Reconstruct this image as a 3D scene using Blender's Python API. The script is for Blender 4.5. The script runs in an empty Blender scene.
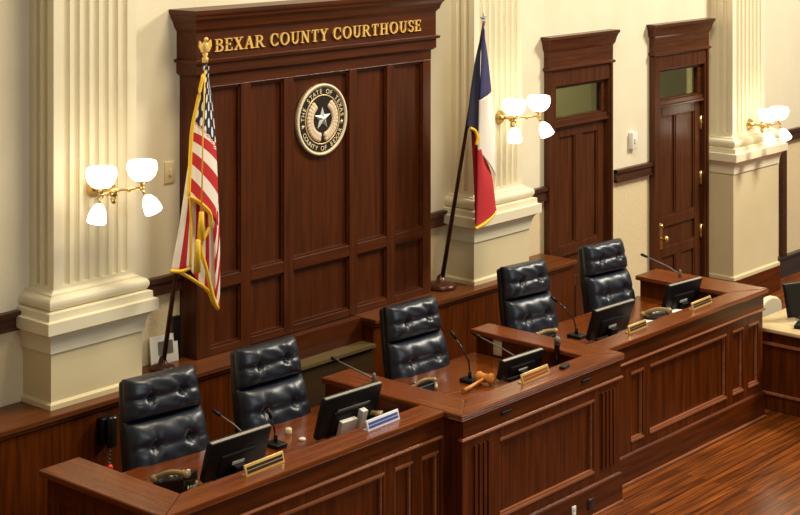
import bpy, bmesh, math, random
from mathutils import Vector, Matrix
random.seed(7)
C = bpy.context.scene.collection
PI = math.pi
CAM_Z = 4.28
YAW = math.atan2(1437, 1652)
FPX = 1652.0
# ------------------------------------------------------------------ helpers
def at(x, y, Y):
    """point of the wall-parallel plane at depth Y seen at photo pixel (x, y)"""
    c, s = math.cos(YAW), math.sin(YAW)
    k = (x - 400) / FPX
    d = Vector((c + s * k, s - c * k, -(y + 116) / FPX))
    p = d * (Y / d.y)
    return Vector((p.x, p.y, p.z + CAM_Z))

def tag(o, label=None, cat=None, group=None, kind=None):
    if label: o['label'] = label
    if cat: o['category'] = cat
    if group: o['group'] = group
    if kind: o['kind'] = kind
    return o

def thing(name, label, cat, loc=(0, 0, 0), rz=0.0, group=None, kind=None):
    o = bpy.data.objects.new(name, None)
    o.empty_display_size = 0.1
    C.objects.link(o)
    o.location = loc
    o.rotation_euler = (0, 0, rz)
    return tag(o, label, cat, group, kind)

def copy_tree(o, parent=None):
    c = o.copy()
    C.objects.link(c)
    if parent is not None:
        c.parent = parent
    for ch in list(o.children):
        copy_tree(ch, c)
    return c

class MB:
    """collects shapes in one mesh"""
    def __init__(self, off=(0, 0, 0)):
        self.bm = bmesh.new()
        self.off = Vector(off)
        self.mi = 0
    def V(self, p):
        return self.bm.verts.new(Vector(p) - self.off)
    def face(self, vs, smooth=False):
        try:
            f = self.bm.faces.new(vs)
        except ValueError:
            return None
        f.material_index = self.mi
        f.smooth = smooth
        return f
    def box(self, x0, x1, y0, y1, z0, z1, M=None):
        ps = [(x0, y0, z0), (x1, y0, z0), (x1, y1, z0), (x0, y1, z0), (x0, y0, z1), (x1, y0, z1), (x1, y1, z1), (x0, y1, z1)]
        if M is not None: ps = [M @ Vector(p) for p in ps]
        v = [self.V(p) for p in ps]
        for f in ((0, 3, 2, 1), (4, 5, 6, 7), (0, 1, 5, 4), (1, 2, 6, 5), (2, 3, 7, 6), (3, 0, 4, 7)):
            self.face([v[i] for i in f])
        return self
    def rbox(self, x0, x1, y0, y1, z0, z1, r=0.01, M=None, seg=2):
        b = bmesh.new()
        ps = [(x0, y0, z0), (x1, y0, z0), (x1, y1, z0), (x0, y1, z0), (x0, y0, z1), (x1, y0, z1), (x1, y1, z1), (x0, y1, z1)]
        v = [b.verts.new(p) for p in ps]
        for f in ((0, 3, 2, 1), (4, 5, 6, 7), (0, 1, 5, 4), (1, 2, 6, 5), (2, 3, 7, 6), (3, 0, 4, 7)):
            b.faces.new([v[i] for i in f])
        bmesh.ops.bevel(b, geom=list(b.edges), offset=r, segments=seg, affect='EDGES', profile=0.5)
        self.merge(b, M, smooth=True)
        return self
    def merge(self, b, M=None, smooth=False):
        b.verts.index_update()
        mp = {}
        for v in b.verts:
            p = v.co.copy()
            if M is not None: p = M @ p
            mp[v.index] = self.V(p)
        for f in b.faces:
            self.face([mp[v.index] for v in f.verts], smooth)
        b.free()
    def prism(self, poly, z0, z1, M=None):
        n = len(poly)
        P = lambda x, y, z: (M @ Vector((x, y, z))) if M is not None else Vector((x, y, z))
        a = [self.V(P(x, y, z0)) for x, y in poly]
        b = [self.V(P(x, y, z1)) for x, y in poly]
        self.face(a[::-1]); self.face(b)
        for i in range(n):
            j = (i + 1) % n
            self.face([a[i], a[j], b[j], b[i]])
        return self
    def mould(self, x0, x1, yf, yb, prof, cap=True):
        """mitred moulding round front, left and right of a block; prof = [(offset, z)]"""
        rings = []
        for o, z in prof:
            rings.append([self.V((x0 - o, yb, z)), self.V((x0 - o, yf - o, z)), self.V((x1 + o, yf - o, z)), self.V((x1 + o, yb, z))])
        for a, b in zip(rings, rings[1:]):
            for i in range(4):
                j = (i + 1) % 4
                self.face([a[i], a[j], b[j], b[i]])
        if cap:
            self.face(rings[0][::-1]); self.face(rings[-1])
        return self
    def lathe(self, prof, c=(0, 0, 0), n=24, M=None, cap=True):
        rings = []
        c = Vector(c)
        for r, z in prof:
            ring = []
            for i in range(n):
                a = 2 * PI * i / n
                p = Vector((r * math.cos(a), r * math.sin(a), z))
                if M is not None: p = M @ p
                ring.append(self.V(p + c))
            rings.append(ring)
        for a, b in zip(rings, rings[1:]):
            for i in range(n):
                j = (i + 1) % n
                self.face([a[i], a[j], b[j], b[i]], True)
        if cap:
            self.face(rings[0][::-1]); self.face(rings[-1])
        return self
    def tube(self, pts, r, n=10, r1=None):
        pts = [Vector(p) for p in pts]
        rings = []
        up = Vector((0, 0, 1))
        m = len(pts)
        for k, p in enumerate(pts):
            t = (pts[min(k + 1, m - 1)] - pts[max(k - 1, 0)])
            if t.length < 1e-9: t = Vector((0, 0, 1))
            t.normalize()
            ref = up if abs(t.z) < 0.95 else Vector((1, 0, 0))
            u = t.cross(ref).normalized(); w = u.cross(t).normalized()
            rr = r if r1 is None else r + (r1 - r) * k / max(1, m - 1)
            rings.append([self.V(p + u * (rr * math.cos(2 * PI * i / n)) + w * (rr * math.sin(2 * PI * i / n))) for i in range(n)])
        for a, b in zip(rings, rings[1:]):
            for i in range(n):
                j = (i + 1) % n
                self.face([a[i], a[j], b[j], b[i]], True)
        self.face(rings[0][::-1]); self.face(rings[-1])
        return self
    def ball(self, c, r, n=14, sx=1, sy=1, sz=1):
        b = bmesh.new()
        bmesh.ops.create_uvsphere(b, u_segments=n, v_segments=max(6, n // 2 + 2), radius=r)
        for v in b.verts: v.co = Vector((v.co.x * sx, v.co.y * sy, v.co.z * sz))
        self.merge(b, Matrix.Translation(Vector(c)), True)
        return self
    def build(self, name, mat, parent=None, label=None, bevel=0.0):
        bmesh.ops.recalc_face_normals(self.bm, faces=list(self.bm.faces))
        me = bpy.data.meshes.new(name)
        self.bm.to_mesh(me); self.bm.free()
        for m in (mat if isinstance(mat, (list, tuple)) else [mat]):
            me.materials.append(m)
        o = bpy.data.objects.new(name, me)
        C.objects.link(o)
        if parent is not None: o.parent = parent
        if label: o['label'] = label
        if bevel:
            md = o.modifiers.new('bevel', 'BEVEL'); md.width = bevel; md.segments = 2
            md.limit_method = 'ANGLE'; md.angle_limit = math.radians(40)
        return o

# ------------------------------------------------------------------ materials
def srgb(r, g, b):
    f = lambda c: (c / 255 / 12.92) if c / 255 <= 0.04045 else ((c / 255 + 0.055) / 1.055) ** 2.4
    return (f(r), f(g), f(b), 1)

def base(name, col, rough=0.5, metal=0.0, spec=0.5):
    m = bpy.data.materials.new(name)
    m.use_nodes = True
    b = m.node_tree.nodes['Principled BSDF']
    b.inputs['Base Color'].default_value = col
    b.inputs['Roughness'].default_value = rough
    b.inputs['Metallic'].default_value = metal
    b.inputs['Specular IOR Level'].default_value = spec
    return m, m.node_tree, b

def noise_col(nt, b, ca, cb, scale=(1, 1, 1), nscale=5.0, detail=4, bump=0.0, lo=0.3, hi=0.7, bscale=None):
    N, L = nt.nodes, nt.links
    tc = N.new('ShaderNodeTexCoord'); mp = N.new('ShaderNodeMapping')
    mp.inputs['Scale'].default_value = scale
    L.new(tc.outputs['Object'], mp.inputs['Vector'])
    ns = N.new('ShaderNodeTexNoise'); ns.inputs['Scale'].default_value = nscale; ns.inputs['Detail'].default_value = detail
    L.new(mp.outputs[0], ns.inputs['Vector'])
    r = N.new('ShaderNodeValToRGB')
    r.color_ramp.elements[0].position = lo; r.color_ramp.elements[0].color = ca
    r.color_ramp.elements[1].position = hi; r.color_ramp.elements[1].color = cb
    L.new(ns.outputs['Fac'], r.inputs['Fac'])
    L.new(r.outputs['Color'], b.inputs['Base Color'])
    if bump:
        n2 = ns
        if bscale:
            n2 = N.new('ShaderNodeTexNoise'); n2.inputs['Scale'].default_value = bscale; n2.inputs['Detail'].default_value = 3
            L.new(tc.outputs['Object'], n2.inputs['Vector'])
        bp = N.new('ShaderNodeBump'); bp.inputs['Strength'].default_value = bump; bp.inputs['Distance'].default_value = 0.01
        L.new(n2.outputs['Fac'], bp.inputs['Height']); L.new(bp.outputs['Normal'], b.inputs['Normal'])

def wood(name, ca, cb, axis='z', rough=0.32, spec=0.25):
    m, nt, b = base(name, ca, rough, 0, spec)
    s = {'x': (0.6, 9, 9), 'y': (9, 0.6, 9), 'z': (9, 9, 0.6)}[axis]
    noise_col(nt, b, ca, cb, s, 3.5, 6, 0.04)
    b.inputs['Coat Weight'].default_value = 0.03
    b.inputs['Coat Roughness'].default_value = 0.25
    return m

MAH_A, MAH_B = srgb(64, 26, 4), srgb(102, 46, 8)
BD_A, BD_B = srgb(62, 27, 7), srgb(86, 40, 12)
TOP_A, TOP_B = srgb(96, 43, 11), srgb(128, 64, 19)
M = {}
for ax in 'xyz':
    M['desk_' + ax] = wood('mahogany desk wood ' + ax, MAH_A, MAH_B, ax)
    M['top_' + ax] = wood('polished desk top wood ' + ax, TOP_A, TOP_B, ax, 0.24, 0.45)
    M['panel_' + ax] = wood('dark panelling wood ' + ax, BD_A, BD_B, ax, 0.38)
    M['door_' + ax] = wood('door wood ' + ax, srgb(62, 31, 15), srgb(86, 46, 24), ax, 0.27)
M['bead'] = wood('bead wood with painted sheen', srgb(132, 78, 50), srgb(160, 102, 70), 'x', 0.2)  # wood lightened to paint in the reflections along the mouldings
M['ledge_top'] = wood('ledge top wood', srgb(86, 44, 18), srgb(112, 62, 28), 'x', 0.3)
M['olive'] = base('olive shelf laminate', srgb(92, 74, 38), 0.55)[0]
M['olive_shaded'] = wood('olive front with painted shade', srgb(52, 36, 16), srgb(64, 45, 20), 'x', 0.5)  # olive darkened to paint the shade on the recess front

m, nt, b = base('painted plaster wall', srgb(236, 227, 200), 0.6); noise_col(nt, b, srgb(226, 215, 184), srgb(232, 222, 193), nscale=3, bump=0.05, bscale=60); M['wall'] = m
m, nt, b = base('stippled dado', srgb(226, 205, 160), 0.7); noise_col(nt, b, srgb(216, 196, 152), srgb(228, 208, 165), nscale=80, detail=3, bump=0.3); M['dado'] = m
m, nt, b = base('cream painted pilaster', srgb(240, 231, 204), 0.45); noise_col(nt, b, srgb(232, 221, 188), srgb(238, 228, 197), nscale=2, bump=0.02, bscale=40); M['cream'] = m
m, nt, b = base('plinth paint', srgb(232, 216, 176), 0.55); noise_col(nt, b, srgb(216, 199, 156), srgb(224, 208, 166), nscale=2, bump=0.05, bscale=90); M['plinth'] = m

# floor boards
m, nt, b = base('floor boards', srgb(140, 74, 30), 0.28)
N, L = nt.nodes, nt.links
tc = N.new('ShaderNodeTexCoord')
br = N.new('ShaderNodeTexBrick'); br.inputs['Scale'].default_value = 1.0
br.inputs['Brick Width'].default_value = 1.6; br.inputs['Row Height'].default_value = 0.06
br.inputs['Mortar Size'].default_value = 0.0035; br.inputs['Mortar Smooth'].default_value = 0.2
br.inputs['Color1'].default_value = srgb(98, 47, 13); br.inputs['Color2'].default_value = srgb(136, 72, 25); br.inputs['Mortar'].default_value = srgb(56, 25, 8)
L.new(tc.outputs['Object'], br.inputs['Vector'])
mp = N.new('ShaderNodeMapping'); mp.inputs['Scale'].default_value = (0.7, 12, 12); L.new(tc.outputs['Object'], mp.inputs['Vector'])
ns = N.new('ShaderNodeTexNoise'); ns.inputs['Scale'].default_value = 3; ns.inputs['Detail'].default_value = 6; L.new(mp.outputs[0], ns.inputs['Vector'])
mx = N.new('ShaderNodeMix'); mx.data_type = 'RGBA'; mx.blend_type = 'OVERLAY'; mx.inputs[0].default_value = 0.85
fr_ = N.new('ShaderNodeValToRGB'); fr_.color_ramp.elements[0].position = .32; fr_.color_ramp.elements[1].position = .68
fr_.color_ramp.elements[0].color = (.12, .12, .12, 1); fr_.color_ramp.elements[1].color = (.85, .85, .85, 1)
L.new(ns.outputs['Fac'], fr_.inputs['Fac']); L.new(br.outputs['Color'], mx.inputs[6]); L.new(fr_.outputs['Color'], mx.inputs[7])
hs = N.new('ShaderNodeHueSaturation'); hs.inputs['Saturation'].default_value = 1.0; L.new(mx.outputs[2], hs.inputs['Color']); L.new(hs.outputs['Color'], b.inputs['Base Color'])
M['floor'] = m

m, nt, b = base('black tufted leather', srgb(30, 34, 42), 0.36, 0, 0.6); noise_col(nt, b, srgb(16, 21, 31), srgb(29, 36, 49), nscale=9, bump=0.10, bscale=130); M['leather'] = m  # blue tint painted in for cool window light on the chair fronts
M['shell'] = base('black chair shell', srgb(24, 23, 22), 0.42)[0]
M['black'] = base('black plastic', srgb(13, 13, 13), 0.5, 0, 0.3)[0]
M['black_gloss'] = base('glossy dark plastic', srgb(30, 27, 22), 0.22)[0]
M['grey'] = base('grey plastic', srgb(110, 106, 98), 0.4)[0]
M['silver'] = base('brushed silver edge', srgb(176, 176, 172), 0.3, 0.7)[0]
M['white'] = base('white plastic', srgb(232, 228, 216), 0.4)[0]
M['beige'] = base('beige plastic', srgb(222, 206, 164), 0.45)[0]
m, nt, b = base('brass', srgb(212, 182, 118), 0.28, 1.0); M['brass'] = m
m, nt, b = base('gold letters', srgb(238, 198, 110), 0.3, 0.15); M['gold'] = m
M['red'] = base('red plastic', srgb(206, 38, 20), 0.35)[0]
M['orange'] = base('orange plastic', srgb(214, 92, 34), 0.4)[0]
M['paper'] = base('white paper', srgb(236, 232, 222), 0.7)[0]
M['gavel'] = wood('gavel wood', srgb(196, 120, 52), srgb(222, 152, 78), 'x', 0.25)
M['fringe'] = base('yellow fringe', srgb(236, 190, 40), 0.6)[0]
M['pole'] = wood('dark flagpole wood', srgb(58, 26, 14), srgb(84, 42, 24), 'z', 0.3)
M['plate_dark'] = base('dark engraved plate', srgb(46, 34, 28), 0.35)[0]
M['plate_blue'] = base('blue engraved plate', srgb(70, 84, 150), 0.35)[0]
M['plate_red'] = base('red brown engraved plate', srgb(150, 82, 40), 0.35)[0]
M['plate_gold'] = base('gold name plate', srgb(226, 186, 112), 0.35, 0.4)[0]
M['plate_white'] = base('pale name plate', srgb(226, 226, 232), 0.35)[0]
M['cream_vinyl'] = base('cream chair vinyl', srgb(228, 218, 186), 0.5)[0]
M['pale_top'] = wood('pale polished top', srgb(196, 170, 126), srgb(222, 198, 152), 'y', 0.25)
M['step_dark'] = base('dark grey painted baseboard', srgb(52, 46, 46), 0.35)[0]
M['rail'] = wood('chair rail wood', srgb(58, 34, 22), srgb(80, 48, 32), 'x', 0.35)
M['seal_cream'] = base('seal cream enamel', srgb(232, 218, 182), 0.4)[0]
M['seal_black'] = base('seal dark enamel', srgb(34, 28, 24), 0.4)[0]
M['seal_gold'] = base('seal pale gold', srgb(214, 186, 128), 0.35, 0.3)[0]
M['seal_leaf'] = base('seal wreath enamel', srgb(228, 204, 170), 0.45)[0]
M['silver_star'] = base('seal star silver', srgb(206, 204, 192), 0.35, 0.2)[0]
# opal glass
m, nt, b = base('lit opal glass', srgb(255, 250, 238), 0.3)
b.inputs['Emission Color'].default_value = srgb(255, 240, 214); b.inputs['Emission Strength'].default_value = 5.0
M['opal'] = m
# transom pane
m = bpy.data.materials.new('transom glass'); m.use_nodes = True
nt = m.node_tree; N, L = nt.nodes, nt.links
N.remove(N['Principled BSDF'])
g = N.new('ShaderNodeBsdfGlossy'); g.inputs['Roughness'].default_value = 0.03; g.inputs['Color'].default_value = (0.9, 0.95, 0.85, 1)
t = N.new('ShaderNodeBsdfTransparent'); t.inputs['Color'].default_value = (0.62, 0.66, 0.5, 1)
ms = N.new('ShaderNodeMixShader'); ms.inputs[0].default_value = 0.14; L.new(t.outputs[0], ms.inputs[1]); L.new(g.outputs[0], ms.inputs[2])
L.new(ms.outputs[0], N['Material Output'].inputs['Surface'])
M['glass'] = m
# national flag cloth: stripes and starred canton from the cloth's own UV
def flag_material():
    m, nt, b = base('striped flag cloth', (1, 1, 1, 1), 0.75)
    N, L = nt.nodes, nt.links
    uv = N.new('ShaderNodeUVMap'); sp = N.new('ShaderNodeSeparateXYZ'); L.new(uv.outputs[0], sp.inputs[0])
    def mth(op, a, bb=None):
        n = N.new('ShaderNodeMath'); n.operation = op
        for i, v in enumerate((a, bb)):
            if v is None: continue
            if isinstance(v, (int, float)): n.inputs[i].default_value = v
            else: L.new(v, n.inputs[i])
        return n.outputs[0]
    u, v = sp.outputs[0], sp.outputs[1]
    odd = mth('LESS_THAN', mth('FRACT', mth('MULTIPLY', v, 6.5)), 0.5)   # v=0 top: red first
    mixs = N.new('ShaderNodeMix'); mixs.data_type = 'RGBA'
    L.new(odd, mixs.inputs[0]); mixs.inputs[6].default_value = srgb(236, 226, 206); mixs.inputs[7].default_value = srgb(190, 26, 30)
    can = mth('MULTIPLY', mth('LESS_THAN', u, 0.4), mth('LESS_THAN', v, 7 / 13))
    # stars: staggered dots
    a = mth('MULTIPLY', u, 6 / 0.4 ); c = mth('MULTIPLY', v, 9 / (7 / 13) / 1.0)
    row = mth('FLOOR', c); st = mth('MULTIPLY', mth('FRACT', mth('MULTIPLY', row, 0.5)), 1.0)
    fu = mth('SUBTRACT', mth('FRACT', mth('ADD', a, st)), 0.5); fv = mth('SUBTRACT', mth('FRACT', c), 0.5)
    d = mth('SQRT', mth('ADD', mth('MULTIPLY', fu, fu), mth('MULTIPLY', fv, fv)))
    star = mth('LESS_THAN', d, 0.3)
    mc = N.new('ShaderNodeMix'); mc.data_type = 'RGBA'; L.new(star, mc.inputs[0])
    mc.inputs[6].default_value = srgb(20, 21, 44); mc.inputs[7].default_value = srgb(226, 226, 226)
    mf = N.new('ShaderNodeMix'); mf.data_type = 'RGBA'; L.new(can, mf.inputs[0]); L.new(mixs.outputs[2], mf.inputs[6]); L.new(mc.outputs[2], mf.inputs[7])
    L.new(mf.outputs[2], b.inputs['Base Color'])
    return m
M['flag'] = flag_material()
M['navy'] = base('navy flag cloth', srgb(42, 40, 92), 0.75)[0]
M['navy_dark'] = base('dark navy flag cloth', srgb(26, 26, 52), 0.8)[0]  # darker navy for the left hanging fold
M['white_cloth'] = base('white flag cloth', srgb(232, 224, 210), 0.75)[0]
M['red_cloth'] = base('red flag cloth', srgb(186, 34, 40), 0.75)[0]

# ------------------------------------------------------------------ setting
YW = 8.72
fl = MB(); fl.box(-3, 22, -2, YW + 1.9, -0.1, 0.0); tag(fl.build('floor', M['floor']), kind='structure')
# back wall with door openings
D1 = (12.10, 12.99); D2 = (13.83, 14.71); DH = 2.50
w = MB(); w.mi = 0
T = YW + 0.18
RZ = 1.47
w.box(1.5, 20, YW, T, DH, 6.5)
for a, c in ((1.5, D1[0]), (D1[1], D2[0]), (D2[1], 20)):
    w.mi = 0; w.box(a, c, YW, T, RZ, DH)
    w.mi = 1; w.box(a, c, YW, T, 0.0, RZ)
tag(w.build('wall_back', [M['wall'], M['dado']]), kind='structure')
cw = MB(); cw.box(10.5, 19, YW + 1.6, YW + 1.7, 0, 3.6); tag(cw.build('wall_corridor', M['wall']), kind='structure')
def rail(n, x0, x1):
    r = MB()
    for a, c, z0, z1 in ((0.035, 0, 1.465, 1.575), (0.05, 0, 1.545, 1.58), (0.045, 0, 1.46, 1.48)):
        r.box(x0, x1, YW - a, YW + 0.0, z0, z1)
    tag(r.build('trim_%d' % n, M['rail']), kind='structure')
rail(1, 1.5, 6.34); rail(2, 7.14, 7.68); rail(3, 10.21, 10.6); rail(4, 11.39, 12.0); rail(5, 13.10, 13.73); rail(6, 15.8, 19.5)
s = MB(); s.box(16.33, 16.42, YW - 0.05, YW, 0.2, 1.465); tag(s.build('trim_7', M['rail']), kind='structure')
bb = MB(); bb.box(15.8, 19.5, YW - 0.05, YW, 0, 0.19); bb.box(15.8, 19.5, YW - 0.065, YW, 0.19, 0.215); bb.box(15.8, 19.5, YW - 0.07, YW, 0, 0.02)
tag(bb.build('baseboard_right', M['step_dark']), kind='structure')

# doors
def door(n, x0, x1, lx0, lx1, hinge_left, handle):
    d = thing('door_%d' % n, None, None, ((x0 + x1) / 2, YW, 0), kind='structure')
    del_keys = [k for k in ('label', 'category') if k in d.keys()]
    o = d.location.copy()
    f = MB(o)
    yc = YW - 0.05
    f.box(x0, lx0 - 0.01, yc, YW + 0.1, 0, 2.46); f.box(lx1 + 0.02, x1, yc, YW + 0.1, 0, 2.46)
    f.box(x0, x1, yc, YW + 0.1, 2.46, 2.60)
    f.box(x0 - 0.012, x0 + 0.02, yc - 0.015, YW, 0, 2.6); f.box(x1 - 0.02, x1 + 0.012, yc - 0.015, YW, 0, 2.6)
    f.build('casing', M['door_z'], d, bevel=0.004)
    h = MB(o)
    h.mould(x0, x1, yc, YW, [(0.012, 2.60), (0.03, 2.615), (0.03, 2.63), (0.012, 2.64), (0.012, 2.775), (0.02, 2.785), (0.028, 2.80), (0.032, 2.815), (0.038, 2.845), (0.05, 2.88), (0.06, 2.89), (0.06, 2.915)])
    h.build('cornice', M['door_x'], d)
    t = MB(o)
    t.box(lx0 - 0.01, lx1 + 0.02, YW - 0.03, YW + 0.06, 2.09, 2.15)
    t.box(lx0 - 0.01, lx1 + 0.02, YW - 0.045, YW + 0.06, 2.085, 2.11)
    t.box(lx0 - 0.01, lx0 + 0.05, YW - 0.01, YW + 0.05, 2.15, 2.46); t.box(lx1 - 0.05, lx1 + 0.02, YW - 0.01, YW + 0.05, 2.15, 2.46)
    t.box(lx0 + 0.05, lx1 - 0.05, YW - 0.01, YW + 0.05, 2.13, 2.165); t.box(lx0 + 0.05, lx1 - 0.05, YW - 0.01, YW + 0.05, 2.43, 2.46)
    tf = t.build('transom_frame', M['door_x'], d, bevel=0.004)
    g = MB(o); g.box(lx0 + 0.05, lx1 - 0.05, YW + 0.015, YW + 0.021, 2.165, 2.43)
    g.build('transom_pane', M['glass'], tf, label='greenish glass transom pane')
    # leaf: stiles, rails, sunk panels
    lf = MB(o)
    yl = YW - 0.005; yb = YW + 0.04
    lf.box(lx0, lx1, yl + 0.022, yb, 0.01, 2.08)
    st = 0.10; mid = (lx0 + lx1) / 2
    lf.box(lx0, lx0 + st, yl, yb, 0.01, 2.08); lf.box(lx1 - st, lx1, yl, yb, 0.01, 2.08)
    for z0, z1 in ((0.01, 0.22), (0.60, 0.70), (0.90, 1.0), (1.985, 2.08)):
        lf.box(lx0 + st, lx1 - st, yl, yb, z0, z1)
    for z0, z1 in ((0.22, 0.60), (1.0, 1.985)):
        lf.box(mid - 0.05, mid + 0.05, yl, yb, z0, z1)
    lo = lf.build('leaf', M['door_z'], d, bevel=0.006)
    bd = MB(o)
    for a, c in ((lx0 + st, mid - 0.05), (mid + 0.05, lx1 - st)):
        for z0, z1 in ((0.22, 0.60), (1.0, 1.985)):
            bd.box(a, c, yl + 0.006, yl + 0.024, z0, z0 + 0.02)
            bd.box(a, a + 0.018, yl + 0.008, yl + 0.024, z0 + 0.02, z1); bd.box(c - 0.018, c, yl + 0.008, yl + 0.024, z0 + 0.02, z1)
    bd.box(lx0 + st, lx1 - st, yl + 0.006, yl + 0.024, 0.70, 0.718)
    bd.build('panel_bead', M['door_z'], lo)
    for z in (0.76, 1.30, 1.86):
        hx = lx0 - 0.0 if hinge_left else lx1
        hb = MB(o); hb.box(hx - 0.016, hx + 0.016, yl - 0.008, yl + 0.002, z - 0.06, z + 0.06); hb.tube([(hx, yl - 0.01, z - 0.07), (hx, yl - 0.01, z + 0.07)], 0.011, 8)
        hb.build('hinge', M['brass'], d, label='brass butt hinge')
    if handle:
        hx = lx0 + 0.075
        hp = MB(o); hp.rbox(hx - 0.026, hx + 0.026, yl - 0.01, yl, 0.69, 0.95, 0.004)
        hp.lathe([(0.02, 0), (0.024, 0.006), (0.018, 0.02)], (hx, yl - 0.008, 0.92), 12, Matrix.Rotation(PI / 2, 4, 'X'))
        hpo = hp.build('handle_plate', M['brass'], d, label='long brass handle plate')
        hk = MB(o); hk.lathe([(0.012, 0), (0.012, 0.03), (0.034, 0.045), (0.038, 0.06), (0.028, 0.075), (0.0, 0.08)], (hx, yl - 0.01, 0.80), 16, Matrix.Rotation(PI / 2, 4, 'X'))
        hk.build('knob', M['brass'], hpo)
door(1, 11.995, 12.985, 12.11, 12.93, True, False)
door(2, 13.73, 14.73, 13.84, 14.66, False, True)

# pilasters
def pilaster(n, x0, x1, zb, sx0, sx1, flutes):
    p = thing('trim_%d' % n, None, None, ((x0 + x1) / 2, YW, zb), kind='structure')
    o = p.location
    yf = 8.43
    d = MB(o); d.box(x0, x1, yf, YW, zb, 1.345); d.mould(x0, x1, yf, YW, [(0.0, zb), (0.018, zb), (0.018, zb + 0.03), (0.0, zb + 0.045)])
    d.build('plinth', M['plinth'], p)
    if zb < .5:
        q = MB(o); q.box(x0 - .006, x1 + .02, 8.405, YW, 0, zb); q.build('base_block', M['desk_x'], p, bevel=.006)
    c = MB(o)
    prof = [(0.0, 1.335), (0.012, 1.34)]
    for k in range(9):
        a = k / 8 * PI / 2
        prof.append((0.012 + 0.055 * (1 - math.cos(a)), 1.345 + 0.125 * math.sin(a)))
    prof += [(0.078, 1.475), (0.078, 1.55), (0.052, 1.556), (0.05, 1.60), (0.03, 1.605)]
    for k in range(9):
        a = -PI / 2 + k / 8 * PI
        prof.append((0.004 + 0.032 * math.cos(a), 1.648 + 0.04 * math.sin(a)))
    prof += [(-0.01, 1.69), (-0.01, 1.70)]
    for k in range(5):
        a = k / 4 * PI / 2
        prof.append((-0.01 - 0.03 * math.sin(a), 1.70 + 0.02 * (1 - math.cos(a)) ))
    c.mould(x0, x1, yf, YW, prof, cap=True)
    co = c.build('cap_moulding', M['cream'], p)
    sy = yf + 0.04
    # fluted shaft: grooves on the front and on both sides
    s = MB(o)
    s.box(sx0, sx1, sy, YW, 1.69, 1.74)
    poly = []
    def grooved(a, b, nrm, cnt, pitch, r):
        a, b = Vector(a), Vector(b); t = (b - a).normalized(); ln = (b - a).length
        st = (ln - pitch * (cnt - 1)) / 2
        out = [a]
        for k in range(cnt):
            cc = a + t * (st + pitch * k)
            for j in range(7):
                an = PI - j / 6 * PI
                out.append(cc + t * (r * math.cos(an)) - Vector(nrm) * (r * 1.1 * math.sin(an)))
        return out
    poly += grooved((sx0, YW), (sx0, sy), (-1, 0), 2, 0.08, 0.026)
    poly += grooved((sx0, sy), (sx1, sy), (0, -1), flutes, 0.078, 0.026)
    poly += grooved((sx1, sy), (sx1, YW), (1, 0), 2, 0.08, 0.026)
    poly.append(Vector((sx1, YW)))
    s.prism([(q.x, q.y) for q in poly], 1.74, 6.2)
    s.build('fluted_shaft', M['cream'], p)
    return p
pilaster(8, 6.365, 7.10, 0.99, 6.415, 7.085, 7)
pilaster(9, 10.616, 11.37, 0.99, 10.67, 11.325, 7)
pilaster(10, 14.835, 15.76, 0.262, 14.89, 15.55, 7)

# small wall fittings
def plate(name, label, cat, x, z, w_, h_, mat, d=0.02, toggle=True):
    t = thing(name, label, cat, (x, YW, z))
    p = MB((x, YW, z)); p.rbox(x - w_ / 2, x + w_ / 2, YW - d, YW + 0.001, z - h_ / 2, z + h_ / 2, 0.004); p.build('cover_plate', mat, t)
    if toggle:
        q = MB((x, YW, z)); q.box(x - 0.012, x + 0.012, YW - d - 0.012, YW - d, z - 0.02, z + 0.02); q.build('toggle', mat, t)
plate('thermostat', 'small white wall thermostat between the two brown doors', 'thermostat', 13.40, 1.825, 0.09, 0.16, M['white'], 0.045)
plate('light_switch', 'beige light switch plate on the wall beside the national flag', 'light switch', 7.586, 2.284, 0.09, 0.15, M['beige'], 0.012)

# ------------------------------------------------------------------ ledge
lg = thing('wooden_ledge', 'long dark wood wainscot ledge along the wall behind the chairs', 'ledge', (8, 8.5, 0))
o = lg.location
RX0, RX1, LX1 = 8.2, 9.29, 11.93
a = MB(o); a.box(3.0, RX0, 8.345, YW, 0, 0.95); a.box(RX1, LX1 - 0.02, 8.345, YW, 0, 0.95)
for x in (4.2, 5.4, 6.6, 7.8, 9.8, 10.9):
    a.box(x, x + 0.012, 8.343, 8.35, 0.06, 0.90)
a.build('front_panel', M['desk_z'], lg)
a = MB(o); a.box(3.0, RX0, 8.315, YW, 0.955, 0.99); a.box(RX1 - 0.01, LX1, 8.315, YW, 0.955, 0.99)
a.box(3.0, RX0, 8.33, YW, 0.93, 0.955); a.box(RX1 - 0.005, LX1 - 0.01, 8.33, YW, 0.93, 0.955)
a.build('ledge_top', M['ledge_top'], lg, bevel=0.006)
a = MB(o); a.box(RX0, RX1, 8.46, YW, 0.79, 0.985); a.build('recess_back', M['panel_x'], lg)
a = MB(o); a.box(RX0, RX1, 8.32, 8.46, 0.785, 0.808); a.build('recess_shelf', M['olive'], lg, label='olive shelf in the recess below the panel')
a = MB(o); a.box(RX0, RX1, 8.345, 8.46, 0.0, 0.785); a.build('recess_front', M['olive_shaded'], lg)
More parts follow.
